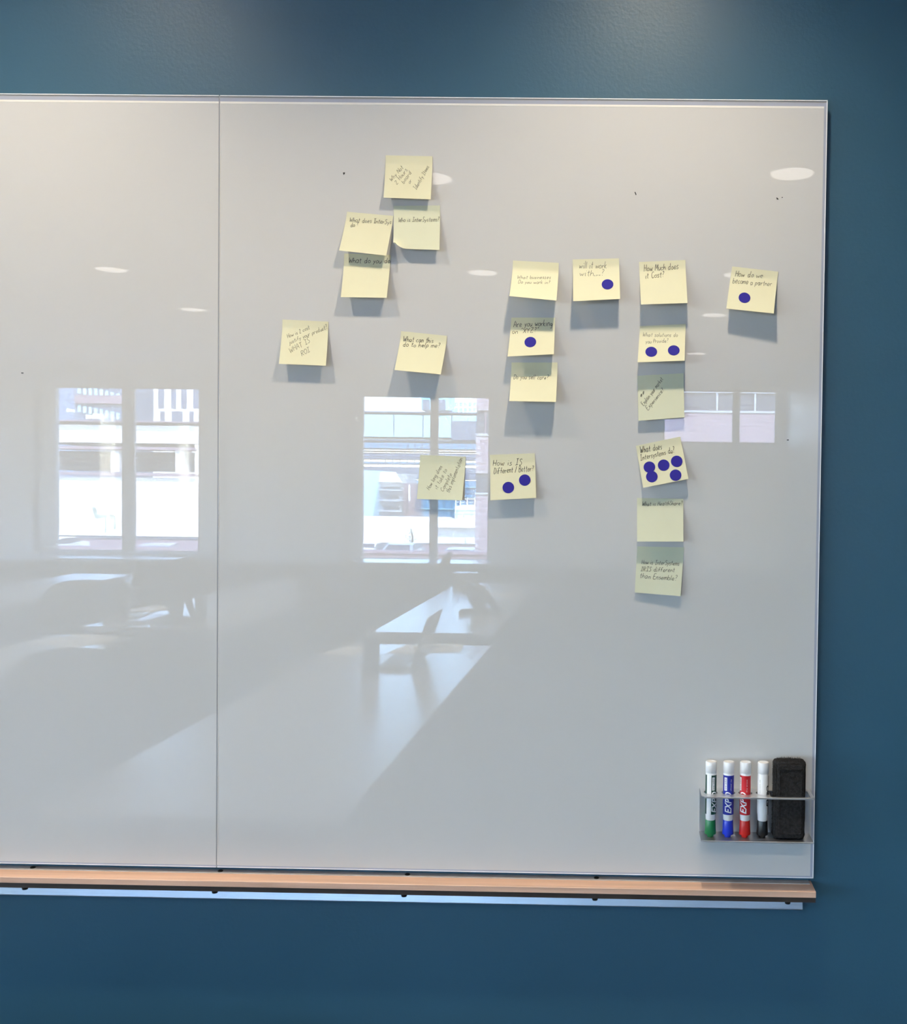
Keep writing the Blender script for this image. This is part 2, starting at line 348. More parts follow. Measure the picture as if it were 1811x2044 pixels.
# ------------------------------------------------------------------ hand lettering (single stroke alphabet)
# grid: x 0-9, y 0-9, baseline 2, x-height 5, capital 8; strokes split by blanks
# rows: letter -> list of polylines given as (x,y) floats
def P(s): return [[(float(a), float(b)) for a, b in (q.split(',') for q in st.split(' '))] for st in s.split('|')]
GL = {k: P(v) for k, v in {
 'a': '3,5 1,5 0,3.5 1,2 2,2 3,4 3,5 3,2.6 3.6,2', 'b': '0,8 0,2|0,4 1.5,5 2.8,4 2.4,2.3 1,2 0,2.6', 'c': '2.8,4.6 1.6,5 .2,4 .2,2.8 1.2,2 2.8,2.5',
 'd': '3,4.6 1.5,5 .2,3.8 1,2.1 2.2,2.2 3,3.6|3,8 3,2.5 3.5,2', 'e': '.3,3.4 2.7,3.8 2.2,5 .9,4.9 .1,3.4 1,2 2.9,2.5', 'f': '2.8,7.6 1.8,8 1.1,6.8 1,2|.1,4.9 2.4,5',
 'g': '2.8,4.7 1.3,5 .2,3.8 1,2.3 2.2,2.5 2.8,4.7 2.7,1 1.6,0 .2,.6', 'h': '0,8 0,2|0,3.8 1.4,5 2.4,4.4 2.6,2', 'i': '.3,5 .3,2.4 .8,2|.4,6.6 .5,6.9', 'j': '1.4,5 1.3,.8 .6,0 0,.5|1.5,6.6 1.6,6.9', 'k': '0,8 0,2|2.4,5 .2,3.5 2.5,2',
 'l': '.3,8 .2,2.5 .9,2', 'm': '0,5 0,2|0,4 1,5 1.8,4.6 1.9,2|1.9,4 2.9,5 3.8,4.5 3.9,2', 'n': '0,5 0,2|0,4 1.4,5 2.4,4.3 2.6,2', 'o': '1.5,5 .3,4.3 .2,2.8 1.4,2 2.7,2.9 2.6,4.3 1.5,5',
 'p': '.1,5 0,0|.1,4.2 1.6,5 2.7,4 2,2.4 .2,2.6', 'q': '2.8,4.8 1,4.9 .2,3.4 1.2,2.1 2.8,3.5|2.8,5 2.8,0', 'r': '0,5 .1,2|.1,3.8 1.2,4.9 2.3,4.7', 's': '2.4,4.7 1,5 .4,4.1 2.2,3 1.6,2 .1,2.3',
 't': '1.1,7.4 1,2.6 2,2.1|0,5.4 2.3,5.5', 'u': '0,5 .2,2.5 1.4,2 2.5,3.2|2.6,5 2.7,2', 'v': '0,5 1.2,2 2.6,5', 'w': '0,5 .9,2.1 2,4.3 2.9,2.1 4,5', 'x': '0,5 2.6,2|2.6,5 0,2',
 'y': '0,5 1.2,2.8|2.7,5 .6,0', 'z': '.1,5 2.6,5 .1,2 2.7,2', 'A': '0,2 1.8,8 3.6,2|.8,4.2 3,4.2', 'B': '0,2 .2,8 2.4,7.4 2.2,5.6 .3,5.2 2.8,4.4 2.6,2.4 0,2',
 'C': '3.4,7.2 1.8,8 .2,6 .3,3.4 1.8,2 3.5,2.8', 'D': '.2,8 0,2 2.4,2.6 3.4,5 2.4,7.4 .2,8', 'E': '3,8 .2,8 .1,2 3.1,2|.2,5.1 2.4,5.2', 'H': '0,8 0,2|3.2,8 3.1,2|0,5 3.2,5.2',
 'I': '.2,8 3,8|1.6,8 1.5,2|0,2 3,2', 'M': '0,2 .3,8 2,4 3.8,8 4,2', 'N': '0,2 .2,8 3,2 3.2,8', 'O': '1.8,8 .2,6 .3,3.4 1.8,2 3.5,3.6 3.4,6.4 1.8,8', 'P': '0,2 .2,8 2.6,7.4 2.6,5.4 .2,4.8',
 'R': '0,2 .2,8 2.6,7.2 2.2,5.4 .3,5 3,2', 'S': '3,7.4 1.5,8 .4,6.6 2.8,4 1.6,2 0,2.6', 'T': '0,8 3.4,8|1.7,8 1.6,2', 'W': '0,8 1,2 2.3,6 3.4,2 4.8,8', 'X': '0,8 3.2,2|3.2,8 0,2',
 'Y': '0,8 1.6,5.2|3.2,8 1.6,5.2 1.5,2', 'Z': '0,8 3,8 0,2 3.2,2', '2': '.2,7 1.4,8 2.6,6.8 .2,2 3,2', '?': '.2,7.2 1.2,8 2.3,7 1.1,5 1.1,4|1.1,2.4 1.2,2', '.': '.1,2.6 .5,2.4 .4,1.9 .1,2', '-': '.2,4 2.2,4',
 '/': '0,1.5 2.4,8', '"': '.3,8 .2,7|1.1,8 1,7', '#': '0,3 3,6 0,4 3.4,7 .4,2.4 3.8,6.4 1,2 4,5.4'}.items()}
def strokes(text, cursive=.0):
    x = 0; out = []
    for ch in text:
        if ch == ' ': x += 3.0; continue
        g_ = GL[ch]; w = max(p[0] for s in g_ for p in s)
        sc_ = random.uniform(.9, 1.1); dy = random.uniform(-.3, .3)
        for s in g_: out.append([(x + p[0] + random.uniform(-.25, .25), (p[1] - 2) * sc_ + dy + random.uniform(-.22, .22)) for p in s])
        x += w + random.uniform(.9, 1.3)
    return out, x
def smooth_line(pts, k=3):
    if len(pts) < 3: return pts
    q = [pts[0]] + pts + [pts[-1]]; out = []
    for i in range(1, len(q) - 2):
        for j in range(k):
            t = j / k; a, b, c, d = q[i - 1], q[i], q[i + 1], q[i + 2]
            out.append(tuple(.5 * ((2 * b[n]) + (-a[n] + c[n]) * t + (2 * a[n] - 5 * b[n] + 4 * c[n] - d[n]) * t * t + (-a[n] + 3 * b[n] - 3 * c[n] + d[n]) * t ** 3) for n in (0, 1)))
    out.append(pts[-1]); return out

# ------------------------------------------------------------------ yellow notes
class Note:
    def __init__(s, tl, tr, br, bl, lift, liftr=None, crease=.17, power=1.2, cut=None):
        s.p = (tl, tr, br, bl); liftr = lift if liftr is None else liftr
        s.crease, s.power = crease, power
        s.l = (lift / 1000, liftr / 1000)
        e = .0009
        # top corners lie on the glass; lower corners stand off by their lift, each on its own sight line
        s.c = [at(*tl, YG - e), at(*tr, YG - e), at(*br, YG - e - s.l[1]), at(*bl, YG - e - s.l[0])]
        s.e = e; s.cut = cut
    def prof(s, v):
        k = s.crease; t = max(0, (v - k) / (1 - k)); return t ** s.power
    def surf(s, u, v, off=0):
        a = s.c[0].lerp(s.c[1], u); b = s.c[3].lerp(s.c[2], u)
        q = a.lerp(b, v); lift = (s.l[0] * (1 - u) + s.l[1] * u) * s.prof(v)
        y = YG - s.e - lift
        return Vector((q.x, y - off, q.z))
    def uv(s, px, py):           # inverse bilinear in the picture plane
        tl, tr, br, bl = s.p; u = v = .5
        for _ in range(12):
            fx = (1 - v) * ((1 - u) * tl[0] + u * tr[0]) + v * ((1 - u) * bl[0] + u * br[0]) - px
            fy = (1 - v) * ((1 - u) * tl[1] + u * tr[1]) + v * ((1 - u) * bl[1] + u * br[1]) - py
            a = (1 - v) * (tr[0] - tl[0]) + v * (br[0] - bl[0]); b = (1 - u) * (bl[0] - tl[0]) + u * (br[0] - tr[0])
            c = (1 - v) * (tr[1] - tl[1]) + v * (br[1] - bl[1]); d = (1 - u) * (bl[1] - tl[1]) + u * (br[1] - tr[1])
            D = a * d - b * c; u -= (d * fx - b * fy) / D; v -= (-c * fx + a * fy) / D
        return u, v
def make_note(n, label, lines, dots, ink='ink2', paper='paper', ms=.00034):
    o0 = n.surf(.5, 0); N = 14; K = 18
    vs = []; fs = []
    def warp(u, v):
        w = n.surf(u, v)
        if n.cut and v > .8 and u < .3:
            t = (v - .8) / .2 * (1 - u / .3); w += Vector((.0, -.006 * t, .005 * t * t * 1.6)) + Vector((.004 * t * t, 0, 0))
        return w
    for side in (0, 1):
        for j in range(K + 1):
            for i in range(N + 1):
                p = warp(i / N, j / K) - o0; vs.append(p + Vector((0, .00025 if side == 0 else 0, 0)))
    S = (N + 1) * (K + 1)
    for j in range(K):
        for i in range(N):
            a = j * (N + 1) + i; fs.append((a, a + N + 1, a + N + 2, a + 1)); fs.append((S + a, S + a + 1, S + a + N + 2, S + a + N + 1))
    rim = [i for i in range(N + 1)] + [j * (N + 1) + N for j in range(1, K + 1)] + [K * (N + 1) + i for i in range(N - 1, -1, -1)] + [j * (N + 1) for j in range(K - 1, 0, -1)]
    for a, b in zip(rim, rim[1:] + rim[:1]): fs.append((a, b, S + b, S + a))
    o = mesh('sticky_note', vs, fs, M[paper]); o.location = o0
    for p in o.data.polygons: p.use_smooth = True
    o.data.set_sharp_from_angle(angle=R(50))
    tag(o, label, 'sticky note', 'yellow notes stuck on the glass board')
    V, F = [], []
    for (txt, x0, y0, x1, y1, hpx) in lines:
        st, wid = strokes(txt); L = math.hypot(x1 - x0, y1 - y0); dx, dy = (x1 - x0) / L, (y1 - y0) / L
        for s in st:
            s = smooth_line(s); pts = []
            for (gx, gy) in s:
                gxs = gx + gy * .24
                X = x0 + dx * gxs / wid * L + dy * gy / 6 * hpx; Y = y0 + dy * gxs / wid * L - dx * gy / 6 * hpx
                u, v = n.uv(X, Y); pts.append(n.surf(min(max(u, .005), .995), min(max(v, .01), .99), .00022) - o0)
            for k in range(len(pts)):
                a = pts[max(k - 1, 0)]; b = pts[min(k + 1, len(pts) - 1)]; t = (b - a)
                t = Vector((t.x, 0, t.z)); t = t.normalized() if t.length > 1e-9 else Vector((1, 0, 0)); nn = Vector((-t.z, 0, t.x)) * ms
                V += [pts[k] + nn, pts[k] - nn]
                if k: q = len(V); F.append((q - 4, q - 3, q - 1, q - 2))
    if V: mesh('handwriting', V, F, M[ink], o)
    for (px, py) in dots:
        u0, v0 = n.uv(px, py); c = n.surf(u0, v0); V, F = [], []
        e1 = (n.surf(u0 + .01, v0) - c).normalized(); e2 = (n.surf(u0, v0 + .01) - c); e2 = (e2 - e1 * e2.dot(e1)).normalized(); nr = e1.cross(e2)
        if nr.y > 0: nr = -nr
        for off in (.0001, .0005):
            V.append(c + nr * off)
            for i in range(40): V.append(c + (e1 * math.cos(i * PI / 20) + e2 * math.sin(i * PI / 20)) * .0091 + nr * off)
        for i in range(40):
            j = (i + 1) % 40; F += [(41, 42 + i, 42 + j), (1 + i, 1 + j, 42 + j, 42 + i)]
        mesh('round_sticker', [v - o0 for v in V], F, M['dot'], o)['label'] = 'blue round sticker'
    return o
make_note(Note((770, 310), (863.5, 312), (860, 398), (766, 394.5), 10), 'topmost yellow note with slanted grey handwriting',
    [('Why Not', 781, 362, 806, 334, 8), ('2 Hours', 792, 368, 814, 338, 8), ('board', 806, 367, 822, 344, 8), ('or', 818, 367, 823, 360, 7), ('Identify Items', 831, 379, 857, 332, 8)], [], 'ink3')
make_note(Note((687.4, 506), (779.8, 509), (772, 594.5), (680.4, 593), 14), 'yellow note reading What do you do, below an overlapping note',
    [('What do you do', 695, 524, 779, 525, 10)], [], 'ink')
make_note(Note((692.9, 422.7), (785.2, 430.9), (771, 510.4), (677, 499.8), 13), 'tilted yellow note reading What does Inter do, overlapping the one beneath',
    [('What does InterSys', 697, 442, 781, 447, 9), ('do ?', 699, 453, 716, 450, 8)], [], 'ink2')
make_note(Note((786, 411), (878.4, 410), (877.3, 499), (785, 496), 10, 11, cut=1), 'yellow note with a curled lower left corner reading Who is',
    [('Who is InterSystems?', 795, 443, 877, 441, 9)], [], 'ink2', 'paper_b')
make_note(Note((564, 637.8), (655.4, 642), (650.6, 730), (556.8, 726.4), 12, 12), 'leftmost yellow note with uphill handwriting asking about ROI',
    [('How is 2 cost', 574, 675, 619, 656, 8), ('justify your product?', 577, 687, 654, 655, 8), ('WHAT IS', 579, 705, 620, 682, 10), ('ROI', 603, 711, 620, 701, 9)], [], 'ink3')
make_note(Note((801, 661), (892.5, 670.4), (880, 747.4), (787.6, 738.5), 18), 'tilted yellow note reading What can this do to help me',
    [('What can this', 804, 681, 865, 684, 10), ('do to help me?', 803, 691, 878, 694, 9)], [], 'ink')
make_note(Note((839, 908), (930, 911.5), (922.7, 999), (832.4, 996), 7, 12), 'dim yellow note over the mirrored window with steep uphill handwriting',
    [('How long does', 857, 978, 883, 931, 8), ('it take to', 873, 977, 893, 938, 8), ('Complete', 885, 982, 903, 946, 8), ('this implementation', 897, 984, 924, 915, 9)], [], 'ink3', 'paper_b')
make_note(Note((978, 908), (1067.6, 904.8), (1070.6, 994), (979, 998.6), 11), 'yellow note reading How is IS different or better, with two blue dots',
    [('How is IS', 984, 930, 1043, 928, 12), ('Different / Better?', 986, 946, 1066, 940, 12)], [(1014.8, 973.3), (1047.6, 958.5)], 'ink')
make_note(Note((1024.3, 519.9), (1115.7, 524.8), (1111, 600), (1017, 591), 27, crease=.2), 'yellow note reading What businesses do you work in, faint writing',
    [('What businesses', 1032, 555.5, 1100, 555.5, 7), ('Do you work in?', 1034, 565, 1098, 566, 7)], [], 'ink3')
make_note(Note((1143.4, 518), (1235.8, 515.7), (1238.3, 596.6), (1144.4, 601.4), 21), 'yellow note reading Will it work with, with one blue dot',
    [('will it work', 1156, 535, 1212, 535, 13), ('with....?', 1157, 550, 1207, 549, 12)], [(1213, 567.3)], 'ink2')
make_note(Note((1021, 634), (1108, 634), (1105.8, 707), (1013.3, 711.7), 19), 'yellow note reading Are you working on XYZ, with one blue dot',
    [('Are you working', 1025, 652, 1104, 650, 12), ('on "XYZ?"', 1022, 666, 1076, 662, 10)], [(1058.6, 682.7)], 'ink')
make_note(Note((1021.3, 723.6), (1113.2, 723.6), (1110, 802.3), (1016.7, 800.6), 23), 'yellow note reading Do you sell, bottom of its column of three',
    [('Do you sell care?', 1025, 756, 1095, 757, 9)], [], 'ink2')
make_note(Note((1276, 523), (1368.4, 519), (1372.8, 604.8), (1279.7, 607.8), 18), 'yellow note reading How much does it cost, without dots',
    [('How Much does', 1286, 541, 1356, 536, 13), ('it Cost?', 1289, 556, 1327, 552, 12)], [], 'ink')
make_note(Note((1278, 651), (1369.3, 646.7), (1367, 720), (1273, 723.2), 21), 'yellow note reading What solutions do you provide, with two blue dots',
    [('What solutions do', 1283, 671, 1354, 672, 8), ('you Provide?', 1289, 685, 1335, 683, 8)], [(1300.4, 702.2), (1345.4, 699.3)], 'ink3')
make_note(Note((1273, 750), (1365, 745), (1366.6, 833), (1274.7, 840), 8, 8), 'shaded pale note with steep uphill handwriting and a scribble',
    [('Explain your market', 1285, 810, 1325, 757, 8), ('Experience?', 1294, 819, 1327, 778, 8), ('##', 1280, 793, 1289, 784, 6)], [], 'ink2', 'paper_b')
make_note(Note((1269.7, 890), (1358.3, 871.4), (1374.7, 956), (1284.3, 973.6), 12), 'rotated yellow note with five blue dots',
    [('What does', 1279, 905, 1323, 896, 13), ('Intersystems do?', 1279, 919, 1348, 903, 11)], [(1296.7, 932.6), (1325.2, 928.7), (1351.3, 921), (1301.6, 951.6), (1349, 948.6)], 'ink')
make_note(Note((1272, 994), (1364.5, 995.6), (1364.5, 1081), (1272, 1081), 14), 'pale yellow note under the five dot note, blank below its first line',
    [('What is HealthShare?', 1282, 1010, 1363, 1008, 8)], [], 'ink2', 'paper_b')
make_note(Note((1272.5, 1090.7), (1366, 1092.5), (1359, 1190), (1267.3, 1182.6), 4, 7), 'lowest pale green yellow note with three lines of writing',
    [('How is InterSystems', 1281, 1126, 1357, 1129, 9), ('IRIS different', 1279, 1140, 1348, 1142, 9), ('than Ensemble?', 1277, 1154, 1352, 1159, 10)], [], 'ink2', 'paper_b')
make_note(Note((1462, 531.8), (1554.3, 542.4), (1545, 625.8), (1450.2, 616), 18, 21), 'rightmost yellow note asking about a partner, with one blue dot',
    [('How do we', 1468, 551, 1524, 554, 11), ('become a partner', 1463, 564, 1542, 571, 11)], [(1486.8, 594.2)], 'ink2')

# ================================================================== WOOD RAIL
# sight lines give heights of the rail's edges: back of top at the wall, front lip, lower edge
yl = -.0475
z_lip = (at(900, 1767, yl)).z
rail_x1 = at(1629, 1795, yl).x
zt_ = z_lip; zb_ = at(900, 1779, yl).z
wr = empty('wood_rail', (-.9, 0, zb_), label='long maple wood rail screwed to the wall below the board', cat='rail')
prof = [(0, zt_), (yl + .0008, zt_), (yl, zt_ - .0008), (yl, zb_ + .0005), (yl + .0005, zb_), (0, zb_)]
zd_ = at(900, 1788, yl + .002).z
vs = []; x0, x1 = -2.3, rail_x1
for x in (x0, x1):
    for (y, z) in prof: vs.append((x + .9, y, z - zb_))
n = len(prof); fs = [tuple(range(n)), tuple(range(2 * n - 1, n - 1, -1))] + [(i, n + i, n + (i + 1) % n, (i + 1) % n) for i in range(n)]
mesh('rail_board', vs, fs, M['wood'], wr)
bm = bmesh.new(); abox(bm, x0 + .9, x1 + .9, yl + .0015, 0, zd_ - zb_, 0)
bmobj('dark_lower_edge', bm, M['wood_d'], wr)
box('top_plate', x0 + .9, x1 + .9 - .004, -.0165, 0, zt_ - zb_, zt_ - zb_ + .001, M['steel_p'], wr)
for px in (48, 428, 807, 1190):
    p = at(px, 1737 + px * .0155, -.034)
    s_ = lathe('screw_head', [(.0042, 0), (.0042, .001), (.0025, .0022)], M['screw'], wr, 12, loc=(p.x + .9, -.0095, zt_ - zb_ + .001))
# metal angle under the rail
ax1 = at(1600, 1815, -.004).x
za1 = at(900, 1803, -.016).z
an = empty('metal_strip', (-.9, 0, za1), label='thin brushed aluminium strip fixed under the wood rail', cat='bracket')
hz_ = zd_ - za1; xa_, xb_ = -2.28 + .9, ax1 + .9
V = []
for x in (xa_, xb_):       # a plate whose face leans back towards its top
    V += [(x, 0, 0), (x, -.016, 0), (x, -.016, .001), (x, -.0105, hz_ - .0005), (x, -.0105, hz_), (x, 0, hz_)]
mesh('angle_plate', V, [(0, 1, 2, 3, 4, 5), (11, 10, 9, 8, 7, 6)] + [(i, 6 + i, 6 + (i + 1) % 6, (i + 1) % 6) for i in range(6)], M['alu'], an)
for px, py in ((53, 1776), (431, 1781), (808, 1787), (1188, 1794), (1572, 1803)):
    p = at(px, py, -.03)
    lathe('screw_head', [(.002, -.0075), (.0042, -.0068), (.0048, -.0045), (.0048, 0)], M['screw'], an, 12, loc=(p.x + .9, -.034, hz_))
# ================================================================== MARKER HOLDER
hb0 = at(1397, 1573); hb1 = at(1616, 1576)
hx0, hx1 = hb0.x, hb1.x; DEP = .047
zt2 = at(1510, 1592.5, YG - DEP).z; zlow = at(1510, 1682, YG - DEP).z
mh = empty('marker_holder', ((hx0 + hx1) / 2, YG, zlow), label='brushed metal marker tray mounted at the lower right of the board', cat='marker holder')
hw = (hx1 - hx0) / 2; hc = (hx0 + hx1) / 2
PS = .0012
box('back_plate', -hw, hw, -PS, 0, 0, zt2 - zlow, M['alu_s'], mh)
box('lower_shelf', -hw, hw, -DEP, -PS, 0, PS, M['alu_d'], mh)
box('lower_lip', -hw, hw, -DEP - PS, -DEP, 0, .0022, M['alu_s'], mh, .0004)
mk_px = [(1419.2, 0), (1454.2, 0), (1488, 0), (1523, 0)]
MY = -.024; MR = .0086
mx_ = []
for (px, _) in mk_px: mx_.append(at(px, 1590, YG + MY).x - hc)
er0, er1 = at(1545.5, 1590, YG - .036).x - hc, at(1609.5, 1590, YG - .036).x - hc
cu = bpy.data.curves.new('shelf', 'CURVE'); cu.dimensions = '2D'; cu.fill_mode = 'BOTH'; cu.extrude = PS / 2
def spl(pts):
    s = cu.splines.new('POLY'); s.points.add(len(pts) - 1); s.use_cyclic_u = True
    for p, q in zip(s.points, pts): p.co = (q[0], q[1], 0, 1)
spl([(-hw, -PS), (hw, -PS), (hw, -DEP + .006), (hw - .006, -DEP), (-hw + .006, -DEP), (-hw, -DEP + .006)])
for x in mx_: spl([(x + .0108 * math.cos(a * PI / 14), MY + .0108 * math.sin(a * PI / 14)) for a in range(28)])
spl([(er0 - .006, -.010), (er1 + .006, -.010), (er1 + .006, -.0425), (er0 - .006, -.0425)])
to = bpy.data.objects.new('t', cu); me = bpy.data.meshes.new_from_object(to); bpy.data.objects.remove(to)
me.materials.append(M['alu_s']); us = bpy.data.objects.new('upper_shelf', me); C.objects.link(us); us.parent = mh; us.location = (0, 0, zt2 - zlow)
box('upper_lip', -hw + .004, hw - .004 + .004, -DEP - PS, -DEP, zt2 - zlow - .002, zt2 - zlow + .0008, M['alu_s'], mh, .0004)

# ------------------------------------------------------------------ markers, cap down
def wrap(parent, name, s, m_, r, ang0, z0, height, size, shear=.25, bold=.0, read_up=True):
    V, F = text_mesh(s, shear, 1, bold)
    if not V: return
    tb = bmesh.new(); bv = [tb.verts.new(v) for v in V]
    for f in F:
        try: tb.faces.new([bv[i] for i in f])
        except ValueError: pass
    y0_, y1_ = min(v.y for v in V), max(v.y for v in V)
    for k in range(1, 9):        # cut the letters into narrow strips so that they can follow the barrel
        bmesh.ops.bisect_plane(tb, geom=tb.verts[:] + tb.edges[:] + tb.faces[:], plane_co=(0, y0_ + (y1_ - y0_) * k / 9, 0), plane_no=(0, 1, 0))
    tb.verts.index_update(); V = [v.co.copy() for v in tb.verts]; F = [tuple(v.index for v in f.verts) for f in tb.faces]; tb.free()
    xs = [v.x for v in V]; ys = [v.y for v in V]; L = max(xs) - min(xs); Hh = max(ys) - min(ys)
    out = []
    for v in V:
        z = z0 + (v.x - min(xs)) / L * height; a = ang0 - ((v.y - min(ys)) / Hh - .5) * size / r
        out.append((r * math.sin(a), -r * math.cos(a), z))
    # subdivided enough by the glyph outlines; tiny relief
    return mesh(name, out, F, m_, parent)
def print_box(parent, ang0, z0, z1, wdt, r=.00870, m_=None):
    V, F = [], []
    for k in range(5):
        a = ang0 + (k / 4 - .5) * wdt / r
        for z in (z0, z1): V.append((r * math.sin(a), -r * math.cos(a), z))
        if k: q = len(V); F.append((q - 4, q - 2, q - 1, q - 3))
    mesh('print_box', V, F, m_ or M['plastic_w'], parent)
def marker(ix, colour, cap, band, label, rot, segs):
    x = mx_[ix] + hc; t = empty('dry_erase_marker', (x, YG + MY, zlow + PS), label=label, cat='marker', group='dry erase markers in the metal tray')
    zc = .0265
    lathe('cap', [(.0048, 0), (.0052, .001), (.0052, .0045), (.0088, .0046), (.0091, .0055), (.0085, .013), (.0080, .0255), (.0076, .0265)], M[cap], t, 32)
    lathe('barrel', [(.0070, .0262), (.0074, .0275), (.0079, .034), (.0085, .038), (.0086, .100), (.0084, .1005)], M['plastic_w'], t, 32)
    lathe('end_plug', [(.0084, .1003), (.0088, .101), (.0089, .1165), (.0082, .1178), (.0060, .1178), (.0058, .1172)], M['plastic_w'], t, 32)
    # printed sleeve segments
    for (a0, a1) in segs:
        V, F = [], []; n_ = 16; rr = .00866
        for k in range(n_ + 1):
            a = R(a0 + (a1 - a0) * k / n_)
            for z in (.0362, .0975): V.append((rr * math.sin(a), -rr * math.cos(a), z))
            if k: q = len(V); F.append((q - 4, q - 2, q - 1, q - 3))
        mesh('label_sleeve', V, F, M[band], t, smooth=True)
    return t
lw = M['plastic_w']
t = marker(0, 'green', 'green', 'dgreen', 'green capped dry erase marker, first from the left in tray', 0, [(-1, 85), (-140, -52)])
wrap(t, 'lettering', 'EXPO', lw, .00872, R(38), .0385, .0335, .0105, .3, .02); print_box(t, R(22), .0740, .0945, .0044); wrap(t, 'lettering', 'low odor', M['dgreen'], .00875, R(22), .0755, .0175, .0028, 0)
t = marker(1, 'blue', 'blue', 'dblue', 'blue capped dry erase marker, second from the left in tray', 0, [(-80, 72)])
wrap(t, 'lettering', 'EXPO', lw, .00872, R(-6), .0385, .0335, .0112, .3, .02); print_box(t, R(-36), .0740, .0945, .0048); wrap(t, 'lettering', 'low odor', M['dblue'], .00875, R(-36), .0755, .0175, .003, 0); wrap(t, 'lettering', 'chisel tip', lw, .00872, R(22), .074, .018, .002, 0)
t = marker(2, 'red', 'red', 'dred', 'red capped dry erase marker, third from the left in tray', 0, [(-88, 62)])
wrap(t, 'lettering', 'EXPO', lw, .00872, R(-28), .0385, .0335, .0112, .3, .02); print_box(t, R(-66), .0740, .0945, .0044); wrap(t, 'lettering', 'low odor', M['dred'], .00875, R(-66), .0755, .0175, .003, 0); wrap(t, 'lettering', 'dry erase', lw, .00872, R(10), .072, .02, .002, 0)
t = marker(3, 'black', 'plastic_k', 'black', 'black capped dry erase marker, fourth from the left in tray', 0, [(58, 150)])
wrap(t, 'lettering', 'EXPO', M['black'], .00878, R(52), .0485, .034, .0062, .3, .03); wrap(t, 'lettering', 'non-toxic ink', M['ink2'], .00872, R(-40), .070, .022, .0016, 0)

# ------------------------------------------------------------------ felt eraser
ex0, ex1 = er0 + hc, er1 + hc; ez0 = zlow + PS; ez1 = at(1578, 1519, YG - .034).z
er = empty('felt_eraser', ((ex0 + ex1) / 2, YG - .025, ez0), label='black felt board eraser standing in the right end of tray', cat='eraser')
ew = (ex1 - ex0) / 2; eh = ez1 - ez0
def fuzzy(name, bm_, m_, par, amp):
    from mathutils import noise as NZ
    for v in bm_.verts:
        v.co += Vector((NZ.noise(v.co * 400), NZ.noise(v.co * 410 + Vector((5, 5, 5))), NZ.noise(v.co * 390 + Vector((9, 1, 2))))) * amp
    return bmobj(name, bm_, m_, par, True)
bm = bmesh.new(); abox(bm, -ew, ew, -.010, .013, 0, eh, .006, 3)
bmesh.ops.subdivide_edges(bm, edges=[e for e in bm.edges if e.calc_length() > .02], cuts=12, use_grid_fill=True)
fuzzy('felt_pad', bm, M['felt'], er, .0012)
bm = bmesh.new(); abox(bm, -ew + .0028, ew - .0028, -.0150, -.0098, .0035, eh - .004, .0035, 3)
bmesh.ops.subdivide_edges(bm, edges=[e for e in bm.edges if e.calc_length() > .02], cuts=10, use_grid_fill=True)
fuzzy('cover', bm, M['felt'], er, .0006)
bm = bmesh.new(); 
for (a, b, c, d) in ((-ew + .007, ew - .007, .010, .0118), (-ew + .007, ew - .007, eh - .0125, eh - .0107), (-ew + .007, -ew + .0088, .010, eh - .0107), (ew - .0088, ew - .007, .010, eh - .0107)):
    abox(bm, a, b, -.0162, -.0148, c, d, .0004, 1)
bmobj('raised_border', bm, M['felt'], er)
V, F = [], []
for k in range(900):
    x = random.uniform(-ew + .002, ew - .002); y = random.uniform(-.009, .012)
    z = eh - .0012 - (.003 if abs(x) > ew - .006 else 0); a = random.uniform(0, 2 * PI); h_ = random.uniform(.001, .0048) * (1 - .35 * abs(x) / ew)
    dx_, dy_ = random.uniform(-.0014, .0014), random.uniform(-.0014, .0014); w_ = .00022
    q = len(V); V += [(x - w_ * math.cos(a), y - w_ * math.sin(a), z), (x + w_ * math.cos(a), y + w_ * math.sin(a), z), (x + dx_, y + dy_, z + h_)]; F.append((q, q + 1, q + 2))
for k in range(500):
    z = random.uniform(.01, eh - .004); h_ = random.uniform(.0005, .0016); q = len(V); y = random.uniform(-.009, .01)
    V += [(-ew + .0004, y, z - .0002), (-ew + .0004, y, z + .0002), (-ew - h_, y, z + random.uniform(-.001, .001))]; F.append((q, q + 1, q + 2))
fz = mesh('felt_fuzz', V, F, M['felt'], er); fz['kind'] = 'stuff'

# ================================================================== FURNITURE (seen mirrored in the glass)
TZ = .74
def table(x0, x1, y0, y1, label, seams=()):
    cx_, cy_ = (x0 + x1) / 2, (y0 + y1) / 2; w, d = abs(x1 - x0) / 2, abs(y1 - y0) / 2
    t = empty('conference_table', (cx_, cy_, 0), label=label, cat='table', group='long grey meeting tables in rows')
    box('tabletop', -w, w, -d, d, TZ - .028, TZ, M['table'], t, .003)
    box('edge_band', -w + .004, w - .004, -d + .004, d - .004, TZ - .05, TZ - .028, M['tedge'], t)
    for sy in (-1, 1):
        for sx in (-1, 1):
            bm_ = bmesh.new(); abox(bm_, sx * (w - .08) - .025, sx * (w - .08) + .025, sy * (d - .1) - .025, sy * (d - .1) + .025, .02, TZ - .05, .004, 1)
            abox(bm_, sx * (w - .08) - .035, sx * (w - .08) + .035, sy * (d - .1) - .05, sy * (d - .1) + .05, 0, .02, .004, 1)
            bmobj('leg', bm_, M['metal'], t)
    box('modesty_bar', -w + .1, w - .1, -.02, .02, TZ - .11, TZ - .05, M['tedge'], t)
    return t
ya = vz(500, 1634, TZ).y; ys = vz(880, 1397, TZ).y; yb = vz(980, 1289, TZ).y; yc = vz(985, 1265, TZ).y; yd = vz(1087, 1165, TZ).y
xr_ = (vz(980, 1290, TZ).x + vz(685, 1638, TZ).x) / 2; xl_ = vz(265, 1511, TZ).x
table(xl_, xr_, ys + .003, ya, 'grey meeting table nearest the board in the right row')
